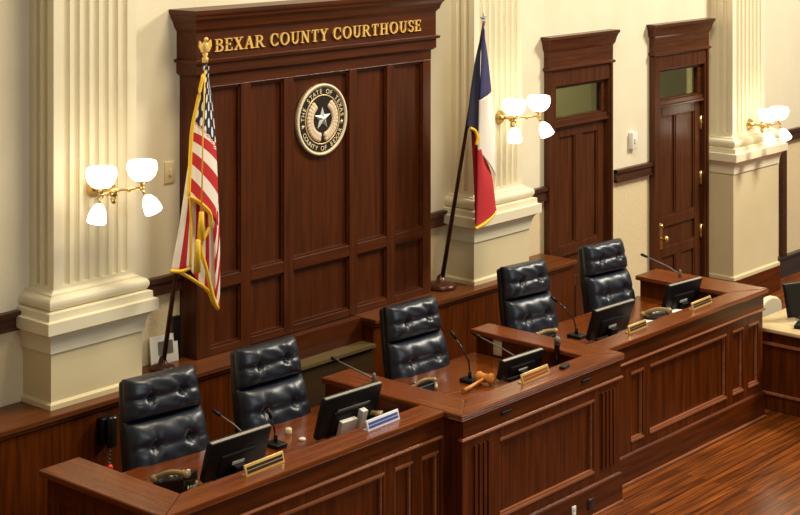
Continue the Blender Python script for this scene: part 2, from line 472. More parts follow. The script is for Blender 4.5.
# ------------------------------------------------------------------ panelled backdrop
bk = thing('wall_panel', 'tall dark wood panelled backdrop with gilt courthouse lettering and round seal', 'wall panel', (8.94, YW, 0.99))
o = bk.location
bx0, bx1, by = 7.683, 10.198, 8.54
a = MB(o); a.box(bx0, bx1, by + 0.035, YW, 0.99, 2.868); a.build('back_board', M['panel_z'], bk)
xs = [(7.813, 8.10), (8.197, 8.53), (8.628, 9.232), (9.317, 9.663), (9.758, 10.098)]
a = MB(o)
edges = [bx0] + [v for p in xs for v in p] + [bx1]
for i in range(0, len(edges), 2):
    a.box(edges[i], edges[i + 1], by, by + 0.036, 0.99, 2.87)
a.build('stile', M['panel_z'], bk, bevel=0.004)
a = MB(o)
for x0, x1 in xs:
    a.box(x0, x1, by, by + 0.036, 0.99, 1.045); a.box(x0, x1, by, by + 0.036, 1.448, 1.53); a.box(x0, x1, by, by + 0.036, 2.86, 2.87)
a.build('cross_rail', M['panel_x'], bk, bevel=0.004)
a = MB(o)
for x0, x1 in xs:
    for z0, z1 in ((1.045, 1.448), (1.53, 2.86)):
        a.box(x0, x1, by + 0.012, by + 0.036, z0, z0 + 0.014); a.box(x0, x0 + 0.014, by + 0.014, by + 0.036, z0 + 0.014, z1); a.box(x1 - 0.014, x1, by + 0.014, by + 0.036, z0 + 0.014, z1); a.box(x0, x1, by + 0.014, by + 0.036, z1 - 0.014, z1)
a.build('panel_bead', M['panel_x'], bk)
a = MB(o)
a.mould(bx0, bx1, by, YW, [(0.0, 2.87), (0.0, 2.945), (0.012, 2.95), (0.03, 2.965), (0.03, 3.035), (0.05, 3.04), (0.055, 3.06), (0.028, 3.065), (0.028, 3.255),
    (0.036, 3.262), (0.04, 3.272), (0.05, 3.278), (0.055, 3.30), (0.065, 3.325), (0.085, 3.352), (0.088, 3.372), (0.096, 3.378), (0.10, 3.39), (0.10, 3.412)])
a.build('cornice', M['panel_x'], bk)

# raised gilt serif lettering
def ring(cx, cz, rx, rz, a0, a1, tx, tz, n=14):
    """list of quads of an elliptic ring segment with thick sides (tx) and thin top/bottom (tz)"""
    out = []
    for i in range(n):
        q = []
        for a_, inner in ((a0 + (a1 - a0) * i / n, 0), (a0 + (a1 - a0) * (i + 1) / n, 0), (a0 + (a1 - a0) * (i + 1) / n, 1), (a0 + (a1 - a0) * i / n, 1)):
            c, s_ = math.cos(a_), math.sin(a_)
            q.append((cx + (rx - tx * inner) * c, cz + (rz - tz * inner) * s_))
        out.append(q)
    return out
def R_(x0, x1, z0, z1): return [(x0, z0), (x1, z0), (x1, z1), (x0, z1)]
def st(x0, z0, x1, z1, w_):   # slanted stroke
    return [(x0 - w_ / 2, z0), (x0 + w_ / 2, z0), (x1 + w_ / 2, z1), (x1 - w_ / 2, z1)]
K, H = 0.15, 0.07
def sf(x, z, w_=0.34): return R_(x - w_ / 2, x + w_ / 2, z if z < .5 else z - 0.06, z + 0.06 if z < .5 else z)
GL = {
 'B': (0.72, [R_(.1, .1 + K, 0, 1), sf(.16, 0, .32), sf(.16, 1, .32), R_(.1, .4, 0, H), R_(.1, .4, 1 - H, 1), R_(.1, .4, .48, .48 + H)] + ring(.38, .27, .3, .28, -PI/2, PI/2, K, H) + ring(.36, .76, .26, .24, -PI/2, PI/2, K, H)),
 'E': (0.68, [R_(.1, .1 + K, 0, 1), sf(.16, 0, .32), sf(.16, 1, .32), R_(.1, .62, 0, H), R_(.1, .6, 1 - H, 1), R_(.1, .48, .48, .48 + H), R_(.56, .62, 0, .26), R_(.54, .6, .76, 1), R_(.44, .49, .4, .64)]),
 'X': (0.8, [st(.62, 0, .16, 1, K + .03), st(.14, 0, .64, 1, H), sf(.62, 0), sf(.14, 0, .28), sf(.16, 1), sf(.64, 1, .28)]),
 'A': (0.82, [st(.66, 0, .4, 1, K + .03), st(.13, 0, .4, 1, H), R_(.22, .58, .32, .32 + H), sf(.66, 0), sf(.13, 0, .26)]),
 'R': (0.8, [R_(.1, .1 + K, 0, 1), sf(.18, 0), sf(.16, 1, .32), R_(.1, .4, 1 - H, 1), R_(.1, .4, .46, .46 + H), st(.68, 0, .4, .5, K + .02), sf(.72, 0, .24)] + ring(.38, .73, .27, .27, -PI/2, PI/2, K, H)),
 'C': (0.8, ring(.43, .5, .38, .52, PI * .22, PI * 1.78, K, H, 20) + [R_(.66, .72, .64, .98), R_(.68, .73, .08, .28)]),
 'O': (0.88, ring(.44, .5, .4, .52, 0, 2 * PI, K, H, 26)),
 'U': (0.82, [R_(.12, .12 + K, .32, 1), R_(.6, .6 + H, .32, 1), sf(.2, 1), sf(.64, 1, .28)] + ring(.4, .34, .28, .36, PI, 2 * PI, K - .04, H + .02)),
 'N': (0.86, [R_(.13, .13 + H, 0, 1), R_(.64, .64 + H, 0, 1), st(.66, 0, .18, 1, K + .03), sf(.17, 0, .28), sf(.68, 1, .28), sf(.1, 1, .2)]),
 'T': (0.74, [R_(.37 - K / 2, .37 + K / 2, 0, 1), R_(.06, .68, 1 - H, 1), R_(.06, .11, .74, 1), R_(.63, .68, .74, 1), sf(.37, 0, .36)]),
 'Y': (0.78, [R_(.39 - K / 2, .39 + K / 2, 0, .5), st(.39, .44, .13, 1, K + .02), st(.39, .44, .65, 1, H), sf(.39, 0, .36), sf(.13, 1), sf(.65, 1, .28)]),
 'H': (0.88, [R_(.12, .12 + K, 0, 1), R_(.58, .58 + K, 0, 1), R_(.12, .7, .47, .47 + H), sf(.2, 0), sf(.2, 1), sf(.67, 0), sf(.67, 1)]),
 'S': (0.62, ring(.31, .74, .24, .28, PI * .15, PI * 1.5, K - .03, H, 14) + ring(.31, .26, .25, .28, -PI * .85, PI * .5, K - .03, H, 14) + [R_(.5, .55, .7, .96), R_(.06, .11, .06, .3)]),
}
sg = thing('wall_lettering', 'raised gilt serif courthouse name lettering on the frieze of the wood backdrop', 'lettering', (8.93, by - 0.028, 3.112))
def word(txt, xa, xb, zb, h, first=1.0):
    adv = [GL[c][0] * (first if i == 0 else 1) for i, c in enumerate(txt)]
    k = (xb - xa) / sum(adv)
    x = xa
    for i, c in enumerate(txt):
        sc = first if i == 0 else 1.0
        m_ = MB(sg.location)
        for j, poly in enumerate(GL[c][1]):
            e = 0.0004 * (j % 5)
            Mx = Matrix(((k * sc * .93, 0, 0, x), (0, 0, -1, by - 0.0285), (0, h * sc, 0, zb), (0, 0, 0, 1)))
            m_.prism(poly, 0.0, 0.012 + e, Mx)
        m_.build('letter', M['gold'], sg)
        x += adv[i] * k
YL = by - 0.04
word('BEXAR', at(215, 0, YL).x, at(265.5, 0, YL).x, 3.113, 0.088)
word('COUNTY', at(270, 0, YL).x, at(329, 0, YL).x, 3.113, 0.088)
word('COURTHOUSE', at(333, 0, YL).x, at(422, 0, YL).x, 3.113, 0.088)

# round seal
sx, sz, sr = 8.945, 2.518, 0.268
se = thing('round_seal', 'round cream and black state seal with star and wreath on the wood backdrop', 'seal', (sx, by + 0.035, sz))
RX = Matrix.Rotation(PI / 2, 4, 'X')
ysf = by + 0.035
def disc(r0, r1, y0, y1, mat, name, lab=None):
    m_ = MB(se.location)
    pr = [(r1, y0), (r1, y1), (r0, y1), (r0, y0)] if r0 > 0 else [(r1, y0), (r1, y1)]
    m_.lathe(pr, (sx, ysf, sz), 48, RX, cap=(r0 <= 0))
    return m_.build(name, mat, se)
disc(0, sr, 0, 0.022, M['seal_gold'], 'rim'); disc(0, sr * .90, 0.0, 0.024, M['seal_black'], 'lettering_band')
disc(sr * .665, sr * .70, 0.0, 0.028, M['seal_gold'], 'inner_ring'); disc(sr * .93, sr, 0, 0.03, M['seal_cream'], 'outer_ring')
def star2d(m_, cx, cz, r, y0, y1, n=5, inner=.4, rot=0.0):
    c0 = m_.V((cx, y1, cz)); vs = []; bs = []
    for i in range(2 * n):
        a_ = PI / 2 + rot + i * PI / n; rr = r if i % 2 == 0 else r * inner
        vs.append(m_.V((cx + rr * math.cos(a_), y0 - 0.002, cz + rr * math.sin(a_)))); bs.append(m_.V((cx + rr * math.cos(a_), y0, cz + rr * math.sin(a_))))
    for i in range(2 * n):
        j = (i + 1) % (2 * n)
        m_.face([c0, vs[i], vs[j]]); m_.face([vs[i], bs[i], bs[j], vs[j]])
    m_.face(bs)
m_ = MB(se.location); star2d(m_, sx, sz + 0.008, sr * .33, ysf - 0.024, ysf - 0.045); m_.build('star', M['silver_star'], se)
for sd in (-1, 1):
    m_ = MB(se.location)
    m_.tube([(sx + sr * .5 * math.cos(-PI / 2 + sd * (.2 + k * .2)), ysf - .026, sz + sr * .5 * math.sin(-PI / 2 + sd * (.2 + k * .2))) for k in range(12)], .012, 6)
    for k in range(13):
        a_ = -PI / 2 + sd * (0.28 + k * 0.18)
        rr = sr * .50
        cx, cz = sx + rr * math.cos(a_), sz + rr * math.sin(a_)
        for q in (-1, 1):
            m_.ball((cx + q * 0.013 * math.cos(a_), ysf - 0.026, cz + q * 0.013 * math.sin(a_)), 0.024, 8, 1.0, 0.5, 1.0)
    m_.build('wreath_branch', M['seal_leaf'], se)
def text_mesh(ch):
    cu = bpy.data.curves.new('t', 'FONT'); cu.body = ch; cu.align_x = 'CENTER'; cu.size = 1.0; cu.extrude = 0.03
    ob = bpy.data.objects.new('t', cu); C.objects.link(ob)
    bpy.context.view_layer.update()
    me = bpy.data.meshes.new_from_object(ob.evaluated_get(bpy.context.evaluated_depsgraph_get()))
    bpy.data.objects.remove(ob); bpy.data.curves.remove(cu)
    return me
def arc_text(txt, top, r, size, span):
    n = len(txt)
    for i, ch in enumerate(txt):
        if ch == ' ': continue
        f_ = (i + .5) / n - .5
        ang = (PI / 2 - f_ * span) if top else (-PI / 2 + f_ * span)
        rot = ang - PI / 2 if top else ang + PI / 2
        me = text_mesh(ch)
        rb = r - size * .36 if top else r + size * .36
        Mx = Matrix.Translation((sx + rb * math.cos(ang), ysf - 0.026, sz + rb * math.sin(ang))) @ RX @ Matrix.Rotation(rot, 4, 'Z') @ Matrix.Scale(size, 4)
        b_ = bmesh.new(); b_.from_mesh(me); bpy.data.meshes.remove(me)
        m_ = MB(se.location); m_.merge(b_, Mx); m_.build('letter', M['seal_cream'], se)
arc_text('THE STATE OF TEXAS', True, sr * .80, 0.05, 3.15)
arc_text('COUNTY OF BEXAR', False, sr * .80, 0.048, 2.35)
for sd in (-1, 1):
    m_ = MB(se.location); star2d(m_, sx + sd * sr * .8 * math.cos(-.22), sz + sr * .8 * math.sin(-.16), 0.02, ysf - 0.024, ysf - 0.03); m_.build('small_star', M['seal_cream'], se)

# ------------------------------------------------------------------ sconces
def sconce(label, p, aA, hub, sc=1.0):
    t = thing('wall_sconce', label, 'wall lamp', p, group='twin globe brass wall lamps')
    px, py, pz = p
    RXm = Matrix.Rotation(PI / 2, 4, 'X')
    m_ = MB(p); m_.lathe([(0.0, 0), (0.055, 0), (0.058, 0.012), (0.04, 0.022), (0.045, 0.03), (0.02, 0.045), (0.014, 0.06)], (px, py, pz), 20, RXm); m_.build('backplate', M['brass'], t)
    h = Vector((px, py - hub, pz))
    m_ = MB(p); m_.tube([(px, py - 0.04, pz), h], 0.012, 10); m_.ball(h, 0.034); m_.ball(h + Vector((0, 0, -0.05)), 0.02, 10, 1, 1, 1.4); m_.tube([h + Vector((0, 0, 0.02)), h + Vector((0, 0, 0.06))], 0.01, 8)
    m_.build('hub', M['brass'], t)
    for sgn in (-1, 1):
        e = h + Vector((sgn * aA[0], -aA[1], 0.01))
        ar = MB(p); ar.tube([h, h.lerp(e, .3) + Vector((0, 0, .008)), h.lerp(e, .7) + Vector((0, 0, .006)), e], 0.0085, 8); ar.ball(h.lerp(e, .55), 0.015, 10); ar.ball(e, 0.018, 10)
        ar.lathe([(0.012, 0), (0.012, 0.03), (0.034, 0.038), (0.045, 0.05), (0.04, 0.052)], e, 16)
        d = Vector((sgn * aA[0], -aA[1], 0)).normalized()
        k = e - Vector((0, 0, 0.05)) + d * 0.03
        ar.tube([e, e + Vector((0, 0, -0.03)) + d * 0.008, k], 0.008, 8)
        ao = ar.build('arm', M['brass'], t)
        bw = MB(p)
        bw.lathe([(0.035, 0.045), (0.06, 0.058), (0.084, 0.085), (0.096, 0.12), (0.098, 0.145), (0.092, 0.17), (0.085, 0.176), (0.0, 0.178)], e, 24)
        bw.build('globe_shade', M['opal'], ao, label='white glowing bowl shade')
        ax = (d * 0.45 + Vector((0, 0, -1))).normalized()
        Mr = Vector((0, 0, 1)).rotation_difference(ax).to_matrix().to_4x4()
        sm = MB(p)
        sm.lathe([(0.02, 0.0), (0.03, 0.01), (0.048, 0.04), (0.056, 0.075), (0.06, 0.11), (0.054, 0.118), (0.0, 0.118)], k, 20, Mr)
        sm.build('small_shade', M['opal'], ao, label='small white glowing tilted shade')
sconce('brass four light wall lamp on the pilaster left of the wood backdrop', tuple(at(93, 188, 8.47)), (.165, .085), 0.205)
sconce('brass four light wall lamp on the pilaster behind the blue, white and red flag', tuple(at(499, 117, 8.47)), (.17, .148), 0.14)
sconce('brass four light wall lamp on the far right pilaster beside the second door', tuple(at(749, 124, 8.47)), (.12, .13), 0.15)

# ------------------------------------------------------------------ bench
CT, DT = 1.03, 0.86      # counter top, desk top
def panel_front(m_wood, m_bead, o, parent, x0, x1, yf, panels, base_z=0.19, bead_z=0.862, zt=0.775, zb=0.285, base_out=0.02):
    """framed front: stiles and rails, sunk panels, bead rows, base"""
    f = MB(o)
    f.box(x0, x1, yf + 0.025, yf + 0.06, 0.0, 0.99)
    xs_ = [x0] + [v for p in panels for v in p] + [x1]
    for i in range(0, len(xs_), 2):
        f.box(xs_[i], xs_[i + 1], yf, yf + 0.026, base_z, bead_z)
    for a_, c_ in panels:
        f.box(a_, c_, yf, yf + 0.026, base_z, zb); f.box(a_, c_, yf, yf + 0.026, zt, bead_z)
    f.build('front_frame', m_wood, parent, bevel=0.003)
    fa = MB(o); fa.box(x0, x1, yf - 0.008, yf + 0.03, bead_z, 0.992); fa.build('fascia', M['desk_x'], parent)
    b_ = MB(o)
    b_.mould(x0, x1, yf - 0.002, yf + 0.02, [(0, bead_z - 0.016), (0.012, bead_z - 0.01), (0.018, bead_z), (0.012, bead_z + 0.008), (0, bead_z + 0.012)])
    for a_, c_ in panels:
        for z_ in (zt, zb):
            s_ = 1 if z_ == zb else -1
            b_.box(a_, c_, yf + 0.004, yf + 0.028, min(z_, z_ + s_ * 0.02), max(z_, z_ + s_ * 0.02))
            b_.box(a_ - 0.004, c_ + 0.004, yf - 0.006, yf + 0.01, z_ - 0.007, z_ + 0.007)
        b_.box(a_, a_ + 0.014, yf + 0.01, yf + 0.026, zb, zt); b_.box(c_ - 0.014, c_, yf + 0.01, yf + 0.026, zb, zt)
    b_.build('bead_moulding', M['bead'], parent)
    bs = MB(o); bs.box(x0, x1, yf - base_out, yf + 0.03, 0.0, base_z); bs.mould(x0, x1, yf - base_out + 0.002, yf + 0.03, [(0.0, base_z - 0.004), (0.004, base_z), (0.0, base_z + 0.012), (-0.016, base_z + 0.02)])
    bs.build('base_board', M['desk_x'], parent)
    sh_ = MB(o); sh_.box(x0, x1, yf - base_out - 0.016, yf - base_out + 0.002, 0.0, 0.02); sh_.build('shoe_moulding', M['bead'], parent, bevel=.006)

def poly_top(parent, o, poly, mat, name='counter_rail', z0=None, z1=CT):
    m_ = MB(o); m_.prism(poly, CT - 0.038 if z0 is None else z0, z1); return m_.build(name, mat, parent, bevel=0.008)

# left section
ld = thing('judges_bench', 'left section of the long mahogany bench, left of the raised middle section', 'bench', (6.75, 7.0, 0), group='bench sections')
o = ld.location
panel_front(M['desk_z'], M['bead'], o, ld, 5.64, 7.868, 6.52, [(5.70, 5.85), (5.95, 6.10), (6.22, 7.345), (7.45, 7.605), (7.70, 7.85)])
poly_top(ld, o, [(5.60, 6.48), (7.868, 6.48), (7.868, 6.672), (5.88, 6.672)], M['top_x'])
poly_top(ld, o, [(5.60, 6.48), (5.88, 6.672), (5.88, 7.53), (5.60, 7.53)], M['top_y'], 'return_rail')
m_ = MB(o); m_.box(5.65, 5.85, 6.60, 7.50, 0, 0.992); m_.box(5.64, 5.86, 6.55, 7.51, 0, 0.19); m_.box(5.64, 5.655, 6.55, 7.505, 0.86, 0.992); m_.box(5.64, 5.66, 6.55, 6.66, .19, .86); m_.box(5.64, 5.66, 7.4, 7.505, .19, .86)
m_.build('end_panel', M['desk_z'], ld, bevel=0.003)
m_ = MB(o); m_.box(5.64, 7.868, 6.582, 6.66, 0, 0.99); m_.build('inner_panel', M['desk_x'], ld)
m_ = MB(o); m_.rbox(5.86, 7.86, 6.665, 7.52, DT - 0.03, DT, 0.006); m_.build('desktop', M['top_x'], ld)
# middle section
cd = thing('judges_bench', 'raised middle section of the mahogany bench, standing forward with the gavel on it', 'bench', (8.78, 6.9, 0), group='bench sections')
o = cd.location
fl5 = lambda x0: [(x0 + k * 0.052, x0 + k * 0.052 + 0.03) for k in range(4)]
panel_front(M['desk_z'], M['bead'], o, cd, 7.905, 9.648, 6.37, [(8.285, 9.325)])
for x0 in (8.02, 9.42):
    m_ = MB(o)
    for k in range(4): m_.box(x0 + k * 0.045, x0 + k * 0.045 + 0.026, 6.358, 6.372, 0.28, 0.80)
    m_.build('reeded_strip', M['desk_z'], cd)
poly_top(cd, o, [(7.87, 6.345), (9.665, 6.345), (9.43, 6.53), (8.13, 6.53)], M['top_x'])
poly_top(cd, o, [(7.87, 6.345), (8.13, 6.53), (8.15, 7.535), (7.87, 7.535)], M['top_y'], 'return_rail')
poly_top(cd, o, [(9.665, 6.345), (9.665, 7.535), (9.44, 7.535), (9.43, 6.53)], M['top_y'], 'return_rail')
m_ = MB(o)
for k in range(3): m_.mould(7.88, 9.652, 6.352, 6.5, [(0, 0.985 + k * .014), (0.008, 0.988 + k * .014), (0.011, 0.992 + k * .014), (0.008, 0.996 + k * .014), (0, 0.999 + k * .014)])
m_.build('edge_reeding', M['top_x'], cd)
m_ = MB(o); m_.box(7.93, 8.10, 6.50, 7.50, 0, 0.992); m_.box(7.905, 7.95, 6.43, 6.56, 0, 0.992); m_.box(7.872, 7.94, 6.51, 7.50, 0, 0.992); m_.build('side_panel', M['desk_z'], cd, bevel=0.003)
m_ = MB(o); m_.box(9.47, 9.648, 6.43, 7.50, 0, 0.992); m_.box(9.64, 9.664, 6.56, 7.45, 0, 0.98); m_.build('side_panel', M['desk_z'], cd, bevel=0.003)
m_ = MB(o); m_.box(7.95, 9.65, 6.432, 6.505, 0, 0.99); m_.build('inner_panel', M['desk_x'], cd)
m_ = MB(o); m_.rbox(8.11, 9.465, 6.51, 7.52, DT - 0.03, DT, 0.006); m_.build('desktop', M['top_x'], cd)
for x in (8.337, 9.224):
    m_ = MB(o); m_.rbox(x - 0.05, x + 0.05, 6.352, 6.366, 0.925, 0.945, 0.004); m_.build('vent_slot', M['black'], cd, label='thin dark slot in the fascia')
# right section
rd = thing('judges_bench', 'right section of the long mahogany bench, nearest the two doors', 'bench', (10.8, 7.0, 0), group='bench sections')
o = rd.location
panel_front(M['desk_z'], M['bead'], o, rd, 9.668, 11.94, 6.52, [(10.02, 10.175), (10.27, 11.36), (11.465, 11.62), (11.71, 11.865)])
poly_top(rd, o, [(9.668, 6.48), (11.97, 6.48), (11.63, 6.66), (9.668, 6.66)], M['top_x'])
poly_top(rd, o, [(11.97, 6.48), (11.97, 7.53), (11.63, 7.53), (11.63, 6.66)], M['top_y'], 'return_rail')
m_ = MB(o); m_.box(11.66, 11.93, 6.60, 7.50, 0, 0.992); m_.box(11.65, 11.94, 6.56, 7.51, 0, 0.19); m_.build('end_panel', M['desk_z'], rd, bevel=0.003)
m_ = MB(o); m_.box(9.668, 11.93, 6.582, 6.645, 0, 0.99); m_.build('inner_panel', M['desk_x'], rd)
m_ = MB(o); m_.rbox(9.668, 11.655, 6.65, 7.52, DT - 0.03, DT, 0.006); m_.build('desktop', M['top_x'], rd)

# outlets
def outlet(label, p, axis, w_, h_, mat):
    t = thing('outlet', label, 'outlet', p)
    m_ = MB(); 
    if axis == 'y': m_.rbox(-w_ / 2, w_ / 2, -0.008, 0.0, -h_ / 2, h_ / 2, 0.003)
    else: m_.rbox(-0.008, 0.0, -w_ / 2, w_ / 2, -h_ / 2, h_ / 2, 0.003)
    m_.build('cover_plate', mat, t)
    for dz in (-.25, .25):
        q = MB()
        if axis == 'y': q.box(-w_ * .25, w_ * .25, -0.011, -0.007, h_ * dz - h_ * .12, h_ * dz + h_ * .12)
        else: q.box(-0.011, -0.007, -w_ * .25, w_ * .25, h_ * dz - h_ * .12, h_ * dz + h_ * .12)
        q.build('socket', mat, t)
outlet('white socket plate low on the base board of the middle bench section', (9.06, 6.35, 0.10), 'y', 0.045, 0.075, M['white'])
outlet('brown socket plate low on the base board, right of the white socket plate', (9.26, 6.35, 0.095), 'y', 0.07, 0.075, M['plate_dark'])
outlet('cream socket plate on the inner side of the middle section partition', (9.47, 7.30, 0.935), 'x', 0.075, 0.12, M['beige'])

# ------------------------------------------------------------------ side desk at right with its monitor and chair
wd = thing('clerk_desk', 'low wooden side desk with a pale top at the right end of the bench', 'desk', (12.75, 5.9, 0))
o = wd.location
m_ = MB(o); m_.box(12.13, 13.4, 5.0, 6.72, 0, 0.635); m_.box(12.11, 13.42, 4.98, 6.74, 0, 0.13); m_.build('body', M['desk_z'], wd, bevel=0.004)
m_ = MB(o); m_.box(12.112, 12.14, 5.0, 6.72, 0.53, 0.55); m_.box(12.10, 12.14, 4.98, 6.74, 0.13, 0.145); m_.build('bead_moulding', M['bead'], wd)
m_ = MB(o); m_.rbox(12.09, 13.44, 4.96, 6.76, 0.635, 0.668, 0.008); m_.build('desktop', M['pale_top'], wd)

# ------------------------------------------------------------------ chairs
def cushion(w0, w1, z0, z1, d, buttons, n=36, mz=26):
    """tufted pad: front (-y) bulges, sunk at the buttons and along the creases"""
    m_ = MB()
    g = []
    for j in range(mz + 1):
        v = j / mz; row = []
        for i in range(n + 1):
            u = i / n
            e = lambda t: (1 - abs(2 * t - 1) ** 5) ** 0.5
            hgt = e(u) * e(v)
            x_ = (u - .5)
            bulge = 1.0
            for bu, bv in buttons:
                dx, dz = (u - bu) * 1.35, (v - bv) * (z1 - z0) / .45
                bulge -= 0.42 * math.exp(-(dx * dx + dz * dz) / 0.004)
                # radiating creases
                r = math.hypot(dx, dz)
                an = math.atan2(dz, dx)
                bulge -= 0.20 * max(0, math.cos(an * 4 + bu * 5)) ** 4 * math.exp(-r / 0.13)
                # vertical crease to the near edge
                bulge -= 0.11 * math.exp(-dx * dx / 0.0010) * (1 if (v - bv) * (bv - .5 + 1e-6) >= 0 or True else 0) * math.exp(-abs(dz) / 0.22)
            bvm = sum(q[1] for q in buttons) / len(buttons)
            bulge -= 0.20 * math.exp(-((v - bvm) * (z1 - z0) / .45) ** 2 / 0.0016)
            bulge += 0.05 * math.sin(u * 17 + v * 9) * math.sin(v * 13 + u * 5)
            w_ = w0 + (w1 - w0) * v
            row.append((x_ * w_, -d * hgt * max(.12, bulge), z0 + (z1 - z0) * v))
        g.append(row)
    vs = [[m_.V(p) for p in row] for row in g]
    for j in range(mz):
        for i in range(n):
            m_.face([vs[j][i], vs[j][i + 1], vs[j + 1][i + 1], vs[j + 1][i]], True)
    bk_ = 0.035
    per = [vs[0][i] for i in range(n + 1)] + [vs[j][n] for j in range(1, mz + 1)] + [vs[mz][i] for i in range(n - 1, -1, -1)] + [vs[j][0] for j in range(mz - 1, 0, -1)]
    back = [m_.V(Vector(v.co) + Vector((0, bk_, 0))) for v in per]
    for i in range(len(per)):
        k = (i + 1) % len(per)
        m_.face([per[i], back[i], back[k], per[k]], True)
    m_.face(back)
    return m_
def transform_mesh(o, Mx):
    o.data.transform(Mx)
def make_chair(label):
    t = thing('office_chair', label, 'chair', (0, 0, 0), group='black leather chairs behind the bench')
    tilt = Matrix.Translation((0, 0.06, 0.52)) @ Matrix.Rotation(-0.21, 4, 'X') @ Matrix.Translation((0, 0, -0.52))
    up = cushion(.52, .475, .985, 1.225, .075, [(.28, .45), (.72, .5)]).build('headrest', M['leather'], t); transform_mesh(up, tilt)
    lw = cushion(.60, .52, .48, .982, .09, [(.28, .68), (.72, .70)]).build('backrest', M['leather'], t); transform_mesh(lw, tilt)
    for o_ in (up, lw):
        for q in ((.28, .45), (.72, .5)) if o_ is up else ((.28, .68), (.72, .70)):
            zc, zd, ww = (.985, .24, .50) if o_ is up else (.48, .502, .55)
            m_ = MB(); m_.ball(((q[0] - .5) * ww, -0.03, zc + q[1] * zd), 0.010, 10, 1, .7, 1); bo = m_.build('tuft_button', M['leather'], o_); transform_mesh(bo, tilt)
    m_ = MB(); m_.prism([(-.285, .46), (.285, .46), (.262, .95), (.232, 1.215), (-.232, 1.215), (-.262, .95)], -.095, -.034, Matrix(((1, 0, 0, 0), (0, 0, -1, 0), (0, 1, 0, 0), (0, 0, 0, 1)))); sh = m_.build('back_shell', M['shell'], t, bevel=.02); transform_mesh(sh, tilt)
    m_ = MB(); m_.rbox(-.28, .28, -.44, .06, .41, .50, .035, seg=3); m_.build('seat', M['leather'], t)
    for s_ in (-1, 1):
        m_ = MB(); m_.tube([(s_ * .31, -.05, .40), (s_ * .335, -.06, .52), (s_ * .335, -.06, .60)], .017, 8); m_.rbox(s_ * .335 - .035, s_ * .335 + .035, -.26, .10, .60, .645, .018); m_.tube([(s_ * .20, -.06, .41), (s_ * .315, -.06, .41)], .018, 8)
        m_.build('armrest', M['shell'], t)
    m_ = MB(); m_.lathe([(.03, .09), (.03, .28), (.022, .28), (.022, .41)], (0, -.15, 0), 14); m_.build('gas_lift', M['black'], t)
    for k in range(5):
        a_ = 2 * PI * k / 5 + .3
        e = Vector((.30 * math.cos(a_), -.15 + .30 * math.sin(a_), .075))
        m_ = MB(); m_.tube([(0, -.15, .11), e], .026, 8, .018); lo = m_.build('base_leg', M['black'], t)
        m_ = MB(); m_.lathe([(.0, -.02), (.028, -.02), (.028, .02), (.0, .02)], (e.x, e.y, .029), 12, Matrix.Rotation(PI / 2, 4, 'X') ); m_.tube([(e.x, e.y, .03), (e.x, e.y, .075)], .009, 6); m_.build('caster', M['black'], lo)
    return t
plat = MB(); plat.box(5.87, 11.65, 6.67, 8.33, 0.0, 0.10)
CH = [(6.55, 7.44, -7, 1.03, 1.02), (7.445, 7.43, -4, 1.0, 1.015), (8.875, 7.43, -4, 1.0, 1.01), (10.24, 7.46, -7, .93, 1.035), (11.325, 7.46, -7, .93, 1.02)]
CL = ['black tufted leather chair at the far left, beside the wall handset',
      'black tufted leather chair second from the left, in front of the wood backdrop',
      'black tufted leather chair behind the gavel at the middle bench section',
      'black tufted leather chair second from the right, behind the upright microphone',
      'black tufted leather chair at the far right, standing in front of the closed door']
proto = make_chair(CL[0])
for i, (x, y, r, kx, kz) in enumerate(CH):
    c = proto if i == 0 else copy_tree(proto)
    c.location = (x, y, 0.1); c.rotation_euler.z = math.radians(r); c.scale = (kx, 1, kz); c['label'] = CL[i]
pf = plat
# platform behind the bench (between the panels)
plat.bm.free()
p = MB(); p.box(5.87, 7.90, 7.53, 8.34, 0, 0.1); p.box(5.87, 7.90, 6.665, 7.53, 0, 0.1); p.box(7.90, 11.62, 7.53, 8.34, 0, 0.1); p.box(8.11, 9.46, 6.51, 7.53, 0, 0.1); p.box(9.69, 11.62, 6.65, 7.53, 0, 0.1)
tag(p.build('floor_platform', M['floor']), kind='structure')

# ------------------------------------------------------------------ monitors (backs towards us)
def monitor(label, x, y, rz, w_, h_, tilt, z=DT, style=0, group='black monitors on the bench'):
    t = thing('monitor', label, 'monitor', (x, y, z), math.radians(rz), group)
    T = Matrix.Translation((0, 0, 0.035)) @ Matrix.Rotation(math.radians(tilt), 4, 'X')
    m_ = MB(); m_.rbox(-w_ / 2, w_ / 2, -0.028, 0.012, 0.0, h_, 0.004, T); m_.rbox(-w_ * .3, w_ * .3, -0.040, -0.02, h_ * .08, h_ * .62, 0.012, T)
    hs_ = m_.build('housing', M['black'], t)
    m_ = MB(); m_.box(-w_ / 2 + .006, w_ / 2 - .006, -0.026, -0.006, h_ - 0.001, h_ + 0.004, T); m_.build('top_edge', M['silver'], hs_, label='silver top edge')
    m_ = MB(); m_.box(-w_ / 2 + .015, w_ / 2 - .015, 0.0115, 0.0135, .015, h_ - .015, T); m_.build('screen', M['black_gloss'], hs_)
    if style == 1:
        m_ = MB(); m_.box(-w_ * .28, w_ * .28, -0.050, -0.046, h_ * .66, h_ * .70, T); m_.build('vent_strip', M['grey'], hs_)
        m_ = MB(); m_.box(-.10, .03, -0.075, -0.045, -0.02, h_ * .40, T); m_.box(.055, .10, -0.085, -0.045, -0.02, h_ * .56, T); m_.build('stand_neck', M['white'], t, label='white stand neck')
    else:
        m_ = MB(); m_.box(-0.045, 0.045, -0.0425, -0.039, h_ * .3, h_ * .38, T); m_.build('badge', M['white'], hs_, label='small white badge')
        m_ = MB(); m_.box(-0.035, 0.035, -0.075, -0.045, -0.005, h_ * .3, T); m_.build('stand_neck', M['black'], t)
    m_ = MB(); m_.rbox(-.11, .11, -.12, .08, 0, .012, .004); m_.build('stand_foot', M['black'], t)
